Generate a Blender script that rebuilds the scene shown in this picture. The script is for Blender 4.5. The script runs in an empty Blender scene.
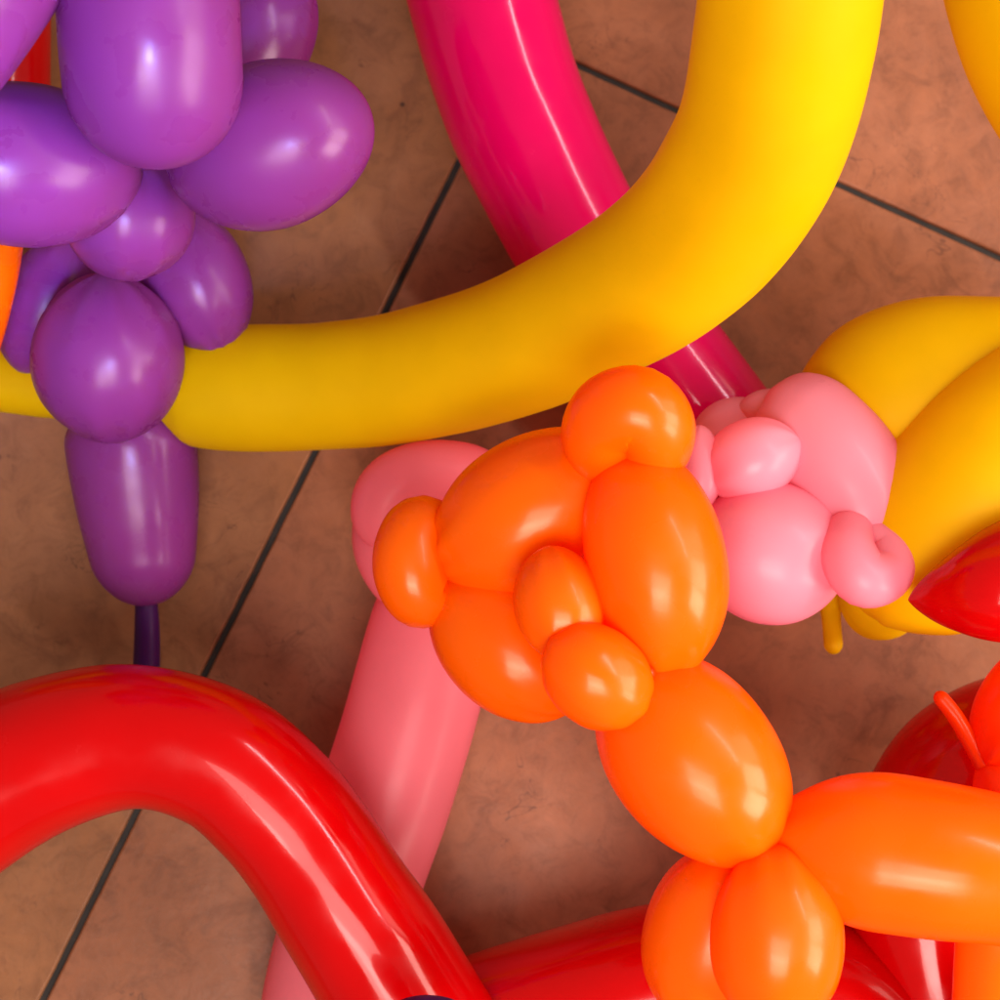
import bpy, bmesh, math, random
from mathutils import Vector, Matrix, noise
random.seed(7)
scene = bpy.context.scene
col = scene.collection

# ------------------------------------------------------------------ camera
CAM_H, TILT, FPX = 0.75, math.radians(7.5), 1786.0     # height, tilt from straight down, focal length in 1/1000 frame
cam_data = bpy.data.cameras.new('camera')
cam = bpy.data.objects.new('camera', cam_data); col.objects.link(cam)
cam.location = (0, 0, CAM_H); cam.rotation_euler = (TILT, 0, 0)
cam_data.sensor_width = 36; cam_data.lens = 36 * FPX / 1000.0
cam_data.clip_start = 0.01; cam_data.clip_end = 50
cam_data.dof.use_dof = True; cam_data.dof.focus_distance = 0.60; cam_data.dof.aperture_fstop = 14.0
scene.camera = cam
scene.cycles.max_bounces = 14; scene.cycles.diffuse_bounces = 8; scene.cycles.transmission_bounces = 10
CT, ST = math.cos(TILT), math.sin(TILT)

# ------------------------------------------------------------------ world, lamps, exposure
world = bpy.data.worlds.new('World'); scene.world = world; world.use_nodes = True
bg = world.node_tree.nodes['Background']
bg.inputs[0].default_value = (1.0, 0.74, 0.58, 1); bg.inputs[1].default_value = 0.19
def area(name, loc, target, sx, sy, power, color):
    ld = bpy.data.lights.new(name, 'AREA'); ld.shape = 'RECTANGLE'
    ld.size, ld.size_y = sx, sy; ld.energy = power; ld.color = color
    o = bpy.data.objects.new(name, ld); col.objects.link(o); o.location = loc
    o.rotation_euler = (Vector(target) - Vector(loc)).to_track_quat('-Z', 'Y').to_euler()
    return o
W1 = (1.0, 0.86, 0.72)
for wy, pw in ((0.40, 1.6), (-0.06, 5.6), (-0.52, 7.4)):                # the window's three panes
    area('window_light', (1.05, wy, 0.66), (0.0, wy * .4, 0.10), 0.40, 0.56, pw, W1)
area('added_fill', (0.02, -0.60, 1.0), (0.06, -0.14, 0.0), 0.50, 0.34, 3.6, (1.0, 0.90, 0.80))  # broad fill added on the camera side to brighten the lower floor
area('added_fill', (0.00, -0.24, 0.98), (-0.20, 0.18, 0.22), 0.18, 0.14, 0.17, (0.22, 0.36, 1.0)).data.spread = math.radians(20)  # narrow blue spot added only to turn the purple petals lavender
area('overhead_fill', (0.04, -0.34, 0.98), (0.06, -0.22, 0), 0.46, 0.36, 3.0, (1, 0.90, 0.82))  # added fill from above, lifts the floor between the balloons
area('streak_light', (0.74, 0.46, 1.05), (0.05, 0.0, 0.05), 0.75, 0.07, 2.6, (1, 0.95, 0.95))  # unseen strip added to draw thin highlights along the shiny tubes
vs = scene.view_settings
vs.view_transform = 'Standard'; vs.look = 'None'; vs.exposure = 0.85; vs.gamma = 1; vs.use_curve_mapping = False

# ------------------------------------------------------------------ where a point of the plan stands
def ray(px, py):
    x, y = (px - 500) / FPX, -(py - 500) / FPX
    return Vector((x, y * CT + ST, y * ST - CT))        # per unit of depth
def at(px, py, z):
    d = ray(px, py); t = (z - CAM_H) / d.z
    return Vector((0, 0, CAM_H)) + d * t, t             # point, depth

# ------------------------------------------------------------------ materials
def N(nt, kind, **kw):
    n = nt.nodes.new(kind)
    for k, v in kw.items(): setattr(n, k, v)
    return n
def latex(name, c, sss=0.42, rough=0.3, coat=0.1, var=0.06, spec=0.45, crough=.12):
    m = bpy.data.materials.new(name); m.use_nodes = True; nt = m.node_tree
    b = nt.nodes['Principled BSDF']; L = nt.links.new
    tc = N(nt, 'ShaderNodeTexCoord')
    n1 = N(nt, 'ShaderNodeTexNoise'); n1.inputs['Scale'].default_value = 22; n1.inputs['Detail'].default_value = 4
    L(tc.outputs['Object'], n1.inputs['Vector'])
    hs = N(nt, 'ShaderNodeHueSaturation'); hs.inputs['Color'].default_value = (*c, 1)
    mr = N(nt, 'ShaderNodeMapRange'); mr.inputs['From Min'].default_value = .3; mr.inputs['From Max'].default_value = .7
    mr.inputs['To Min'].default_value = 1 - var; mr.inputs['To Max'].default_value = 1 + var
    L(n1.outputs['Fac'], mr.inputs['Value']); L(mr.outputs['Result'], hs.inputs['Value'])
    L(hs.outputs['Color'], b.inputs['Base Color'])
    n2 = N(nt, 'ShaderNodeTexNoise'); n2.inputs['Scale'].default_value = 60; n2.inputs['Detail'].default_value = 5
    L(tc.outputs['Object'], n2.inputs['Vector'])
    r = N(nt, 'ShaderNodeMapRange'); r.inputs['From Min'].default_value = .3; r.inputs['From Max'].default_value = .7
    r.inputs['To Min'].default_value = rough - .08; r.inputs['To Max'].default_value = rough + .12
    L(n2.outputs['Fac'], r.inputs['Value']); L(r.outputs['Result'], b.inputs['Roughness'])
    bp = N(nt, 'ShaderNodeBump'); bp.inputs['Strength'].default_value = .05; bp.inputs['Distance'].default_value = .002
    L(n1.outputs['Fac'], bp.inputs['Height']); L(bp.outputs['Normal'], b.inputs['Normal'])
    b.inputs['Subsurface Weight'].default_value = 0
    tr = N(nt, 'ShaderNodeBsdfTranslucent'); L(hs.outputs['Color'], tr.inputs['Color'])      # thin stretched rubber lets light through
    mx = N(nt, 'ShaderNodeMixShader'); mx.inputs['Fac'].default_value = sss
    L(b.outputs['BSDF'], mx.inputs[1]); L(tr.outputs['BSDF'], mx.inputs[2]); L(mx.outputs['Shader'], nt.nodes['Material Output'].inputs['Surface'])
    b.inputs['Specular IOR Level'].default_value = spec
    b.inputs['Specular Tint'].default_value = (*[.62 + .38 * min(1, v ** .5 * 1.2) for v in c], 1)
    b.inputs['Coat Weight'].default_value = coat; b.inputs['Coat Roughness'].default_value = crough
    L(bp.outputs['Normal'], b.inputs['Coat Normal'])
    return m
M = dict(
    orange=latex('orange_latex', (1.0, 0.17, 0.0006), rough=.25, coat=.12, spec=.5),
    deep_orange=latex('deep_orange_latex', (0.92, 0.055, 0.001), rough=.32),
    red=latex('red_latex', (0.60, 0.0004, 0.002), sss=.36, rough=.16, coat=.35, crough=.04, spec=.4),
    magenta=latex('magenta_latex', (0.80, 0.0006, 0.13), sss=.38, rough=.16, coat=.4, crough=.04, spec=.4),
    yellow=latex('yellow_latex', (0.84, 0.53, 0.0006), rough=.48, coat=.0, spec=.15),
    pink=latex('pink_latex', (0.98, 0.35, 0.48), sss=.45, rough=.33, coat=.06, spec=.4),
    shaded_pink=latex('shaded_pink_latex', (0.94, 0.24, 0.31), sss=.55, rough=.36, coat=.05, spec=.4),  # the same pink deepened: dimmer light near the floor put into the colour
    purple=latex('purple_latex', (0.28, 0.038, 0.26), sss=.4, rough=.28, coat=.08, spec=.5),
    dark_purple=latex('dark_purple_latex', (0.05, 0.007, 0.08), sss=.1, rough=.4, coat=.0, spec=.2),
)
def tile_material():
    m = bpy.data.materials.new('terracotta_tile'); m.use_nodes = True; nt = m.node_tree; L = nt.links.new
    b = nt.nodes['Principled BSDF']; tc = N(nt, 'ShaderNodeTexCoord')
    def nz(scale, detail, rough=.6, dist=0.0):
        n = N(nt, 'ShaderNodeTexNoise'); n.inputs['Scale'].default_value = scale
        n.inputs['Detail'].default_value = detail; n.inputs['Roughness'].default_value = rough
        n.inputs['Distortion'].default_value = dist
        L(tc.outputs['Object'], n.inputs['Vector']); return n
    def ramp(src, stops):
        r = N(nt, 'ShaderNodeValToRGB'); e = r.color_ramp.elements
        while len(e) < len(stops): e.new(.5)
        for q, (p, c) in zip(e, stops): q.position = p; q.color = (*c, 1)
        L(src, r.inputs['Fac']); return r
    def mix(kind, fac, a, c):
        x = N(nt, 'ShaderNodeMix', data_type='RGBA', blend_type=kind)
        if isinstance(fac, float): x.inputs['Factor'].default_value = fac
        else: L(fac, x.inputs['Factor'])
        L(a, x.inputs['A'])
        if isinstance(c, tuple): x.inputs['B'].default_value = (*c, 1)
        else: L(c, x.inputs['B'])
        return x.outputs['Result']
    base = ramp(nz(9, 8, .65, .4).outputs['Fac'], [(.32, (.205, .072, .030)), (.5, (.260, .097, .046)), (.68, (.330, .132, .068))]).outputs['Color']
    fine = ramp(nz(70, 8, .7, .8).outputs['Fac'], [(.32, (.74, .72, .70)), (.5, (1, 1, 1)), (.68, (1.14, 1.12, 1.08))]).outputs['Color']
    c = mix('MULTIPLY', 1.0, base, fine)
    at_ = N(nt, 'ShaderNodeAttribute', attribute_name='tone')
    c = mix('MULTIPLY', 1.0, c, at_.outputs['Color'])
    # darker smudges
    sm = ramp(nz(34, 6, .7, 1.2).outputs['Fac'], [(.55, (0, 0, 0)), (.66, (1, 1, 1))]).outputs['Color']
    c = mix('MIX', ramp(sm, [(0, (0, 0, 0)), (1, (.36, .36, .36))]).outputs['Color'], c, (.12, .04, .02))
    # hairline scratches: narrow band of a distorted noise, thinned out by a second one
    hair = ramp(nz(26, 3, .6, 2.0).outputs['Fac'], [(.492, (0, 0, 0)), (.5, (1, 1, 1)), (.508, (0, 0, 0))]).outputs['Color']
    gate = ramp(nz(19, 3, .5, .3).outputs['Fac'], [(.56, (0, 0, 0)), (.62, (.7, .7, .7))]).outputs['Color']
    c = mix('MIX', mix('MULTIPLY', 1.0, hair, gate), c, (.075, .028, .018))
    # pits
    vo = N(nt, 'ShaderNodeTexVoronoi'); vo.inputs['Scale'].default_value = 46
    L(tc.outputs['Object'], vo.inputs['Vector'])
    pit = ramp(vo.outputs['Distance'], [(.035, (1, 1, 1)), (.07, (0, 0, 0))]).outputs['Color']
    pg = ramp(nz(15, 2).outputs['Fac'], [(.50, (0, 0, 0)), (.54, (.9, .9, .9))]).outputs['Color']
    pits = mix('MULTIPLY', 1.0, pit, pg)
    c = mix('MIX', pits, c, (.04, .016, .012))
    L(c, b.inputs['Base Color'])
    rr = ramp(nz(40, 5).outputs['Fac'], [(.3, (.36, .36, .36)), (.7, (.56, .56, .56))])
    L(rr.outputs['Color'], b.inputs['Roughness'])
    bp = N(nt, 'ShaderNodeBump'); bp.inputs['Strength'].default_value = .25; bp.inputs['Distance'].default_value = .0015
    L(nz(60, 8, .7).outputs['Fac'], bp.inputs['Height']); L(bp.outputs['Normal'], b.inputs['Normal'])
    b.inputs['Specular IOR Level'].default_value = .28
    return m
def grout_material():
    m = bpy.data.materials.new('dark_grout'); m.use_nodes = True; nt = m.node_tree
    b = nt.nodes['Principled BSDF']; tc = N(nt, 'ShaderNodeTexCoord')
    n = N(nt, 'ShaderNodeTexNoise'); n.inputs['Scale'].default_value = 120
    nt.links.new(tc.outputs['Object'], n.inputs['Vector'])
    r = N(nt, 'ShaderNodeValToRGB'); r.color_ramp.elements[0].color = (.012, .010, .010, 1); r.color_ramp.elements[1].color = (.04, .033, .03, 1)
    nt.links.new(n.outputs['Fac'], r.inputs['Fac']); nt.links.new(r.outputs['Color'], b.inputs['Base Color'])
    b.inputs['Roughness'].default_value = .9
    return m

# ------------------------------------------------------------------ naming helpers
def link(name, me, mat, parent=None):
    o = bpy.data.objects.new(name, me); col.objects.link(o)
    if mat: me.materials.append(mat)
    if parent:
        o.parent = parent; o.matrix_parent_inverse = Matrix.Translation(-parent.location)
    return o
def thing(name, label, cat, px, py, group=None):
    o = bpy.data.objects.new(name, None); col.objects.link(o)
    o.location = at(px, py, 0)[0]; o.empty_display_size = .02
    o['label'] = label; o['category'] = cat
    if group: o['group'] = group
    return o

# ------------------------------------------------------------------ balloon shapes
def catmull(P, n):
    """P: list of (Vector, r). returns n dense samples"""
    Q = [P[0]] + P + [P[-1]]
    out = []
    segs = len(P) - 1
    for i in range(n):
        u = i / (n - 1) * segs; k = min(int(u), segs - 1); t = u - k
        p0, p1, p2, p3 = Q[k], Q[k + 1], Q[k + 2], Q[k + 3]
        if k == 0: p0 = (p1[0] * 2 - p2[0], p1[1])
        if k == segs - 1: p3 = (p2[0] * 2 - p1[0], p2[1])
        f = lambda a, b, c, d: 0.5 * ((2 * b) + (c - a) * t + (2 * a - 5 * b + 4 * c - d) * t * t + (3 * b - a - 3 * c + d) * t ** 3)
        out.append((f(p0[0], p1[0], p2[0], p3[0]), f(p0[1], p1[1], p2[1], p3[1])))
    return out
def cap(x, kind):
    if x >= 1: return 1.0
    x = max(x, 0)
    if kind == 'round': return math.sqrt(max(0, 1 - (1 - x) ** 2))
    if kind == 'tip': return max(0, 1 - (1 - x) ** 1.8) ** 0.78
    return max(0, 1 - (1 - x) ** 2.1) ** 0.62          # twisted: a little pointed
def sweep(name, pts, mat, parent=None, ends=('twist', 'twist'), capk=(1.15, 1.15), rings=72, segs=44, wrinkle=.08, lump=.018, label=None):
    """pts: (px, py, z, radius in the same units at that depth). One inflated segment."""
    P = []
    for (px, py, z, r) in pts:
        v, dep = at(px, py, z); P.append((v, r * dep / FPX))
    dense = catmull(P, 400)
    S = [0.0]
    for a, b in zip(dense, dense[1:]): S.append(S[-1] + (b[0] - a[0]).length)
    Ltot = S[-1]
    def sample(s):
        s = min(max(s, 0), Ltot); lo, hi = 0, len(S) - 1
        while hi - lo > 1:
            mid = (lo + hi) // 2
            if S[mid] <= s: lo = mid
            else: hi = mid
        t = (s - S[lo]) / max(S[hi] - S[lo], 1e-9)
        return dense[lo][0].lerp(dense[hi][0], t), dense[lo][1] * (1 - t) + dense[hi][1] * t
    bm = bmesh.new(); rows = []
    ref = None; seed = Vector((random.random() * 50, random.random() * 50, random.random() * 50))
    k1, k2 = random.choice((7, 8, 9)), random.choice((5, 6, 11)); ph1, ph2 = random.random() * 6, random.random() * 6
    r0, r1 = dense[0][1], dense[-1][1]
    e0 = min(capk[0] * r0, Ltot * .5); e1 = min(capk[1] * r1, Ltot * .5)
    for i in range(rings):
        u = i / (rings - 1); s = Ltot * (1 - math.cos(math.pi * u)) / 2
        if rings > 90: s = Ltot * (.55 * (1 - math.cos(math.pi * u)) / 2 + .45 * u)
        c, r = sample(s)
        t = (sample(s + 1e-3)[0] - sample(s - 1e-3)[0]).normalized()
        if ref is None:
            ref = t.orthogonal().normalized()
        ref = (ref - t * ref.dot(t)).normalized(); bi = t.cross(ref)
        k = 1.0
        if ends[0] != 'open': k *= cap(s / e0, ends[0])
        if ends[1] != 'open': k *= cap((Ltot - s) / e1, ends[1])
        w0 = wrinkle * math.exp(-s / (.38 * r0)) if ends[0] == 'twist' else 0
        w1 = wrinkle * math.exp(-(Ltot - s) / (.38 * r1)) if ends[1] == 'twist' else 0
        rr = max(r * k, 2e-5)
        row = []
        for j in range(segs):
            a = 2 * math.pi * j / segs
            d = ref * math.cos(a) + bi * math.sin(a)
            q = c + d * rr
            g = 1 + lump * noise.noise(q * 28 + seed) * 1.4
            g += w0 * (math.cos(k1 * a + ph1) + .6 * math.cos(k2 * a + ph2)) + w1 * (math.cos(k1 * a + ph2) + .6 * math.cos(k2 * a + ph1))
            row.append(bm.verts.new(c + d * rr * g))
        rows.append(row)
    for a, b in zip(rows, rows[1:]):
        for j in range(segs):
            bm.faces.new((a[j], a[(j + 1) % segs], b[(j + 1) % segs], b[j]))
    bm.faces.new(rows[0][::-1]); bm.faces.new(rows[-1])
    bmesh.ops.recalc_face_normals(bm, faces=bm.faces)
    for f in bm.faces: f.smooth = True
    me = bpy.data.meshes.new(name); bm.to_mesh(me); bm.free()
    o = link(name, me, mat, parent)
    if label: o['label'] = label
    return o
def bubble(name, a, b, r, mat, parent, fat=1.0, bow=(0, 0, 0), **kw):
    """an oblong inflated bubble from twist a to twist b (px, py, z), widest radius r"""
    n = 7; pts = []
    for i in range(n):
        t = i / (n - 1); h = 4 * t * (1 - t)
        pts.append((a[0] + (b[0] - a[0]) * t + bow[0] * h, a[1] + (b[1] - a[1]) * t + bow[1] * h, a[2] + (b[2] - a[2]) * t + bow[2] * h, r))
    return sweep(name, pts, mat, parent, capk=(99 * fat, 99 * fat) if fat == 1 else (fat, fat), **kw)

def knot(px, py, z, r, mat, parent, dx=0.0, dy=1.0):
    sweep('twist', [(px - dx * r, py - dy * r, z - .002, r * .9), (px, py, z, r), (px + dx * r, py + dy * r, z - .002, r * .9)], mat, parent,
          ends=('round', 'round'), capk=(.9, .9), rings=24, segs=36, lump=.35)

# ------------------------------------------------------------------ floor: bevelled tiles over a grout bed, one sheet
def build_floor():
    O = at(520, 38, 0)[0]
    d = (at(42, 1000, 0)[0] - at(458, 162, 0)[0]).normalized()          # along the long joint
    e = Vector((-d.y, d.x, 0))                                          # across it
    T, G, bv, n = 0.50, 0.0027, 0.0011, 3
    bm = bmesh.new(); cl = bm.verts.layers.float_color.new('tone')
    def quad(vs, mi):
        f = bm.faces.new([bm.verts.new(v) for v in vs]); f.material_index = mi; return f
    E_ = T * n
    quad([O + d * x + e * y + Vector((0, 0, -.0022)) for x, y in ((-E_, -E_), (E_, -E_), (E_, E_), (-E_, E_))], 1)
    for i in range(-n, n):
        for j in range(-n, n):
            x0, x1 = i * T + G / 2, (i + 1) * T - G / 2; y0, y1 = j * T + G / 2, (j + 1) * T - G / 2
            rings = []
            for ins, z in ((0, -.004), (0, -bv), (bv * .35, -bv * .3), (bv, 0)):
                base = [(x0 + ins, y0 + ins), (x1 - ins, y0 + ins), (x1 - ins, y1 - ins), (x0 + ins, y1 - ins)]
                row = []
                for k in range(4):
                    (ax, ay), (bx_, by_) = base[k], base[(k + 1) % 4]
                    for q in range(90):
                        x, y = ax + (bx_ - ax) * q / 90, ay + (by_ - ay) * q / 90
                        w = O + d * x + e * y
                        jx = noise.noise(w * 90) * .00022 + noise.noise(w * 400) * .00012; jy = noise.noise(w * 90 + Vector((9, 3, 1))) * .00022 + noise.noise(w * 400 + Vector((2, 7, 1))) * .00012
                        row.append(bm.verts.new(w + d * jx + e * jy + Vector((0, 0, z))))
                rings.append(row)
            for a, b in zip(rings, rings[1:]):
                for k in range(360):
                    bm.faces.new((a[k], a[(k + 1) % 360], b[(k + 1) % 360], b[k]))
            bm.faces.new(rings[-1])
            rt = random.Random(i * 31 + j * 7 + 5); tone = (.94 + .12 * rt.random(), .93 + .14 * rt.random(), .90 + .2 * rt.random(), 1)
            if (i, j) == (0, -1): tone = (1.02, 1.10, .98, 1)
            if (i, j) == (0, 0): tone = (1.02, .98, .98, 1)
            for q in [v for rg in rings for v in rg]: q[cl] = tone
    bmesh.ops.recalc_face_normals(bm, faces=bm.faces)
    for f in bm.faces:
        if f.normal.z < 0 and abs(f.normal.z) > .9: f.normal_flip()
    me = bpy.data.meshes.new('floor'); bm.to_mesh(me); bm.free()
    o = link('floor', me, tile_material()); me.materials.append(grout_material())
    o['kind'] = 'structure'
build_floor()

LONG = 'long untwisted modelling balloons'
# ------------------------------------------------------------------ long balloons
t = thing('long_balloon', 'long hot pink balloon lying on the tiles beneath the big yellow curve', 'balloon', 560, 200, LONG)
sweep('tube', [(455, -140, .055, 76), (482, 0, .050, 74), (512, 100, .046, 72), (562, 208, .042, 69), (622, 305, .038, 66), (694, 395, .034, 62), (755, 470, .030, 56), (790, 520, .028, 50)],
      M['magenta'], t, ends=('round', 'round'), rings=140)

t = thing('long_balloon', 'thick yellow balloon sweeping in a wide curve from the purple flower to the top edge', 'balloon', 560, 350, LONG)
sweep('tube', [(135, 392, .050, 40), (190, 388, .052, 58), (250, 388, .056, 63), (330, 386, .064, 64), (420, 373, .078, 67), (541, 335, .105, 72), (676, 256, .145, 80), (752, 158, .185, 87), (783, 45, .220, 91), (795, -60, .245, 93), (795, -180, .26, 94)],
      M['yellow'], t, ends=('twist', 'round'), capk=(1.5, 1), rings=160)
sweep('tube', [(-120, 350, .045, 46), (-60, 366, .045, 40), (0, 376, .045, 36), (60, 384, .047, 35), (128, 391, .050, 26)], M['yellow'], t, ends=('round', 'twist'), rings=60)

t = thing('long_balloon', 'curved yellow balloon cut off by the upper right corner', 'balloon', 1000, 40, LONG)
sweep('tube', [(1020, -140, .16, 92), (1032, -40, .15, 92), (1062, 50, .14, 92), (1118, 135, .12, 92), (1200, 200, .10, 90)], M['yellow'], t, ends=('round', 'round'), rings=100)

t = thing('long_balloon', 'glossy red balloon bent in a big arch at the lower left', 'balloon', 200, 800, LONG)
sweep('tube', [(-190, 930, .075, 84), (-90, 838, .085, 84), (0, 775, .092, 81), (85, 743, .096, 75), (155, 738, .098, 71), (225, 762, .097, 70), (275, 806, .094, 70), (310, 850, .091, 70), (342, 900, .088, 71), (378, 956, .084, 74), (420, 1030, .078, 78), (465, 1120, .07, 80)],
      M['red'], t, ends=('round', 'round'), rings=170)

t = thing('long_balloon', 'red balloon running along the bottom edge beneath the orange legs', 'balloon', 640, 980, LONG)
sweep('tube', [(380, 1090, .04, 76), (470, 1042, .045, 80), (580, 1008, .048, 82), (680, 985, .05, 82), (770, 985, .05, 82), (840, 1018, .05, 82), (890, 1080, .048, 80), (930, 1170, .045, 76)],
      M['red'], t, ends=('round', 'round'), rings=140)

t = thing('long_balloon', 'dark red rounded bend of a balloon behind the orange body at right', 'balloon', 960, 800, LONG)
sweep('tube', [(1000, 1120, .045, 70), (960, 1040, .046, 74), (932, 960, .047, 76), (922, 890, .05, 76), (934, 825, .052, 76), (975, 768, .055, 76), (1045, 746, .055, 76), (1130, 770, .05, 76)],
      M['red'], t, ends=('round', 'round'), rings=130)

t = thing('long_balloon', 'long pale pink balloon running under the red arch, its curled top behind the orange head', 'balloon', 400, 760, LONG)
sweep('tube', [(455, 560, .040, 58), (440, 610, .040, 64), (415, 700, .038, 66), (385, 800, .034, 66), (352, 900, .032, 64), (330, 990, .031, 66), (315, 1080, .03, 66)],
      M['shaded_pink'], t, ends=('twist', 'round'), rings=110)
sweep('bubble', [(500, 505, .060, 34), (470, 480, .066, 35), (428, 475, .070, 35), (395, 488, .070, 35), (384, 513, .066, 33), (396, 545, .058, 30)], M['shaded_pink'], t, wrinkle=.08)
bubble('bubble', (372, 488, .055), (432, 620, .045), 46, M['shaded_pink'], t)

# ------------------------------------------------------------------ purple flower figure
t = thing('balloon_flower', 'purple balloon flower standing on its twisted stem at left', 'balloon flower', 140, 480)
pu = M['purple']
sweep('stem', [(126, 396, .046, 64), (131, 445, .042, 65), (138, 500, .036, 61), (143, 550, .030, 54), (147, 606, .026, 46)], pu, t, ends=('round', 'round'), capk=(.7, 1.0), rings=80)
sweep('stem_tip', [(146, 594, .027, 11), (147, 630, .022, 13), (146, 670, .016, 13), (144, 715, .010, 12)], M['dark_purple'], t, ends=('round', 'round'), lump=.12, label='dark uninflated tail end')
bubble('bubble', (105, 272, .105), (112, 442, .075), 76, pu, t)
bubble('bubble', (75, 235, .075), (20, 372, .06), 46, pu, t)
bubble('bubble', (165, 205, .085), (225, 352, .070), 54, pu, t)
bubble('bubble', (122, 280, .125), (134, 145, .150), 66, pu, t)
bubble('petal', (172, 178, .160), (368, 110, .185), 82, pu, t, bow=(-2, 2, 0), ends=('twist', 'round'))
bubble('petal', (190, 125, .120), (300, -30, .130), 62, pu, t)
bubble('petal', (141, 174, .165), (-110, 155, .205), 82, pu, t)
sweep('petal', [(156, 158, .190, 84), (154, 100, .205, 88), (150, 40, .215, 90), (148, -40, .220, 90), (150, -120, .22, 86)], pu, t, ends=('round','twist'), capk=(1.0, 1.0), rings=80)
sweep('petal', [(60, -160, .21, 76), (-4, -60, .235, 84), (-66, 26, .245, 86), (-130, 110, .24, 80)], pu, t, capk=(1.1, 1.1))

t = thing('long_balloon', 'bright orange balloon glimpsed at the left edge below the purple petal', 'balloon', 0, 290, LONG)
sweep('tube', [(-10, 130, .10, 44), (-18, 210, .11, 44), (-28, 280, .11, 43), (-50, 360, .10, 42), (-85, 430, .085, 40)], M['orange'], t, ends=('round', 'round'), rings=90)
t = thing('long_balloon', 'dark red balloon glimpsed in the gap between purple petals', 'balloon', 20, 60, LONG)
sweep('tube', [(4, -90, .03, 46), (4, 0, .03, 46), (4, 70, .03, 46), (0, 150, .03, 46), (-20, 230, .03, 44)], M['red'], t, ends=('round', 'round'), rings=90)

# ------------------------------------------------------------------ yellow figure at right
t = thing('balloon_animal', 'plump yellow balloon figure with fat lobes behind the pink head', 'balloon figure', 930, 480)
ye = M['yellow']
sweep('lobe', [(824, 462, .066, 88), (866, 422, .072, 94), (926, 394, .077, 96), (1010, 388, .080, 92), (1090, 390, .075, 90)], ye, t, ends=('round', 'twist'), capk=(1.05, 1.0))
sweep('lobe', [(884, 622, .075, 66), (908, 580, .085, 86), (960, 512, .100, 96), (1035, 440, .110, 98), (1110, 390, .1, 92)], ye, t, capk=(1.1, 1.0))
bubble('bubble', (838, 590, .06), (925, 600, .06), 45, ye, t)
sweep('nozzle', [(829, 585, .045, 15), (831, 615, .048, 10), (834, 654, .052, 9.5)], ye, t, ends=('round', 'round'), lump=.05)

t = thing('balloon_animal', 'red teardrop balloon bubble poking in at the right edge over the yellow lobes', 'balloon figure', 980, 590)
sweep('bubble', [(908, 600, .13, 56), (950, 595, .135, 58), (1000, 586, .14, 62), (1060, 570, .14, 64), (1120, 550, .13, 56)], M['red'], t, ends=('tip', 'twist'), capk=(2.0, 1.2))

# ------------------------------------------------------------------ pink animal head
t = thing('balloon_animal', 'pale pink balloon animal head squeezed between the orange and yellow figures', 'balloon animal', 790, 520)
pk = M['pink']
bubble('cheek', (690, 548, .10), (852, 560, .105), 72, pk, t, bow=(4, 0, 0))
sweep('cheek', [(765, 420, .080, 58), (800, 430, .090, 62), (836, 462, .098, 62), (858, 505, .100, 55), (850, 560, .098, 46)], pk, t, capk=(1.0, 1.0))
bubble('ear', (704, 480, .105), (800, 440, .115), 41, pk, t)
bubble('bubble', (690, 440, .075), (785, 430, .075), 38, pk, t)
bubble('bubble', (738, 408, .085), (812, 420, .085), 25, pk, t)
bubble('bubble', (700, 425, .108), (700, 512, .108), 23, pk, t)
sweep('nose', [(852, 520, .108, 22), (848, 552, .122, 28), (864, 578, .126, 30), (887, 574, .122, 26), (889, 552, .116, 23), (874, 538, .112, 20), (854, 524, .106, 16)], pk, t, wrinkle=.07)

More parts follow.
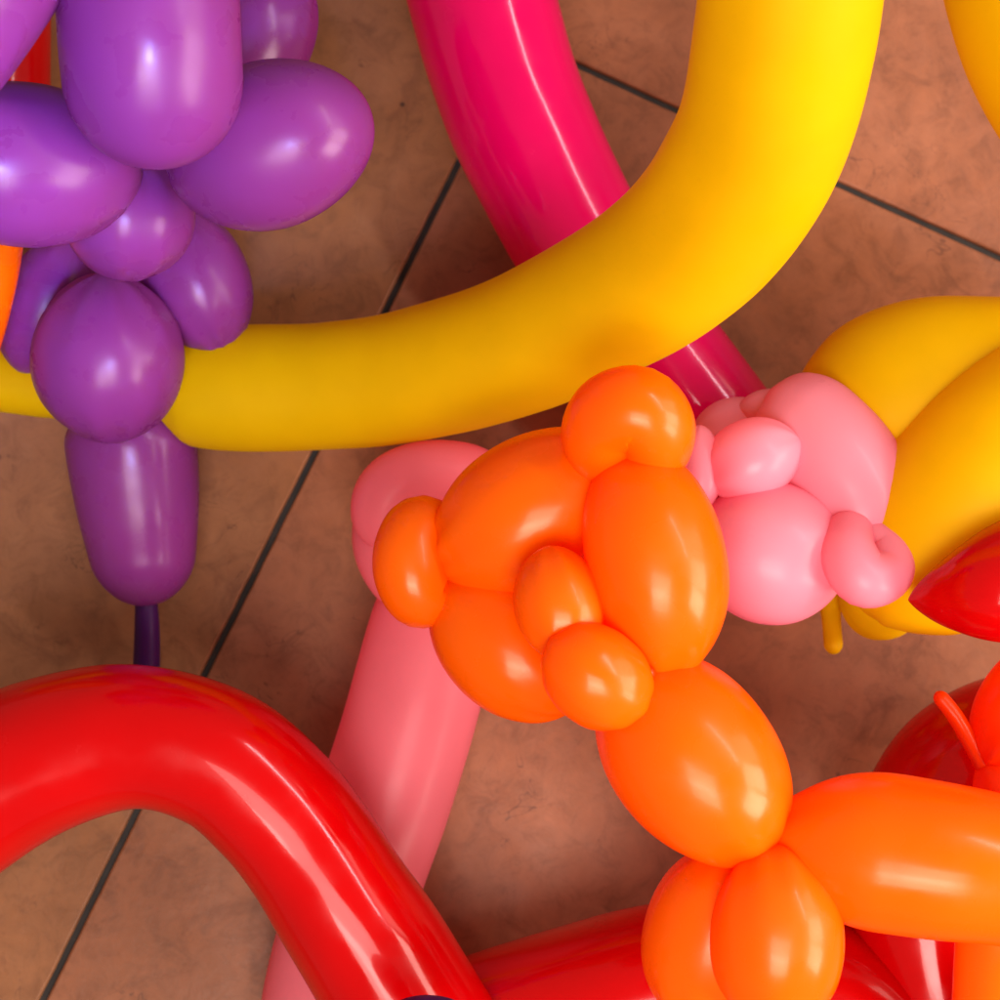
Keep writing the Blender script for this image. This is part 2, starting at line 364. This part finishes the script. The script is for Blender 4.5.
# ------------------------------------------------------------------ orange animal
t = thing('balloon_animal', 'orange twisted balloon animal with round ears and a long body', 'balloon animal', 720, 760)
og = M['orange']
bubble('cheek', (438, 570, .125), (624, 452, .150), 74, og, t)
bubble('cheek', (622, 452, .155), (664, 676, .150), 71, og, t, bow=(14, 0, .012))
bubble('cheek', (446, 570, .120), (570, 712, .125), 66, og, t, bow=(4, 8, 0))
bubble('nose', (546, 546, .163), (574, 664, .165), 47, og, t)
sweep('snout', [(558, 648, .165, 46), (578, 662, .172, 49), (598, 678, .172, 50), (616, 691, .168, 48), (632, 703, .16, 44)], og, t)
sweep('ear', [(624, 466, .150, 34), (602, 440, .164, 40), (612, 416, .174, 43), (638, 410, .178, 44), (655, 429, .174, 41), (652, 452, .162, 36), (632, 466, .148, 29)], og, t, wrinkle=.07)
sweep('ear', [(446, 558, .122, 34), (424, 532, .126, 37), (412, 550, .130, 38), (412, 575, .130, 38), (424, 592, .126, 37), (446, 574, .122, 32)], og, t, wrinkle=.09)
bubble('neck', (626, 662, .140), (764, 852, .145), 83, og, t, bow=(-2, 0, .01))
sweep('body', [(760, 846, .140, 74), (805, 846, .145, 77), (870, 850, .150, 79), (940, 861, .155, 78), (1010, 872, .155, 74), (1100, 890, .15, 72), (1180, 905, .145, 70)], og, t, capk=(1.7, 1.1), rings=110)
bubble('leg', (746, 848, .138), (692, 1022, .124), 66, og, t, bow=(-10, 0, 0))
bubble('leg', (770, 844, .150), (772, 1022, .142), 67, og, t, bow=(6, 0, .008))
sweep('leg', [(1000, 880, .12, 40), (996, 950, .11, 40), (992, 1030, .09, 40), (990, 1100, .07, 40)], og, t, capk=(1.0, 1.1))

tw = M['deep_orange']
for q in ((622, 461, .170, 7, .8, .5), (757, 854, .157, 7, 1.2, .5), (648, 672, .170, 6, .7, .6)):
    knot(q[0], q[1], q[2], q[3], tw, t, q[4], q[5])

t = thing('balloon_animal', 'small deep orange balloon twist with a skinny uninflated tip beside the orange body', 'balloon figure', 985, 740)
do = M['deep_orange']
bubble('bubble', (982, 766, .10), (1065, 640, .11), 44, do, t)
bubble('bubble', (984, 758, .10), (1030, 840, .10), 30, do, t)
sweep('tail_tip', [(985, 770, .100, 9), (972, 745, .104, 8.5), (955, 716, .106, 8.5), (936, 692, .106, 8)], do, t, ends=('round', 'round'), lump=.08, label='skinny uninflated tail tip')

# ------------------------------------------------------------------ dark tip at the bottom edge
t = thing('balloon_end', 'dark purple rounded balloon end barely peeking over the bottom edge on the red arch', 'balloon', 430, 1020)
bubble('bubble', (370, 1033, .15), (490, 1040, .15), 40, M['dark_purple'], t)
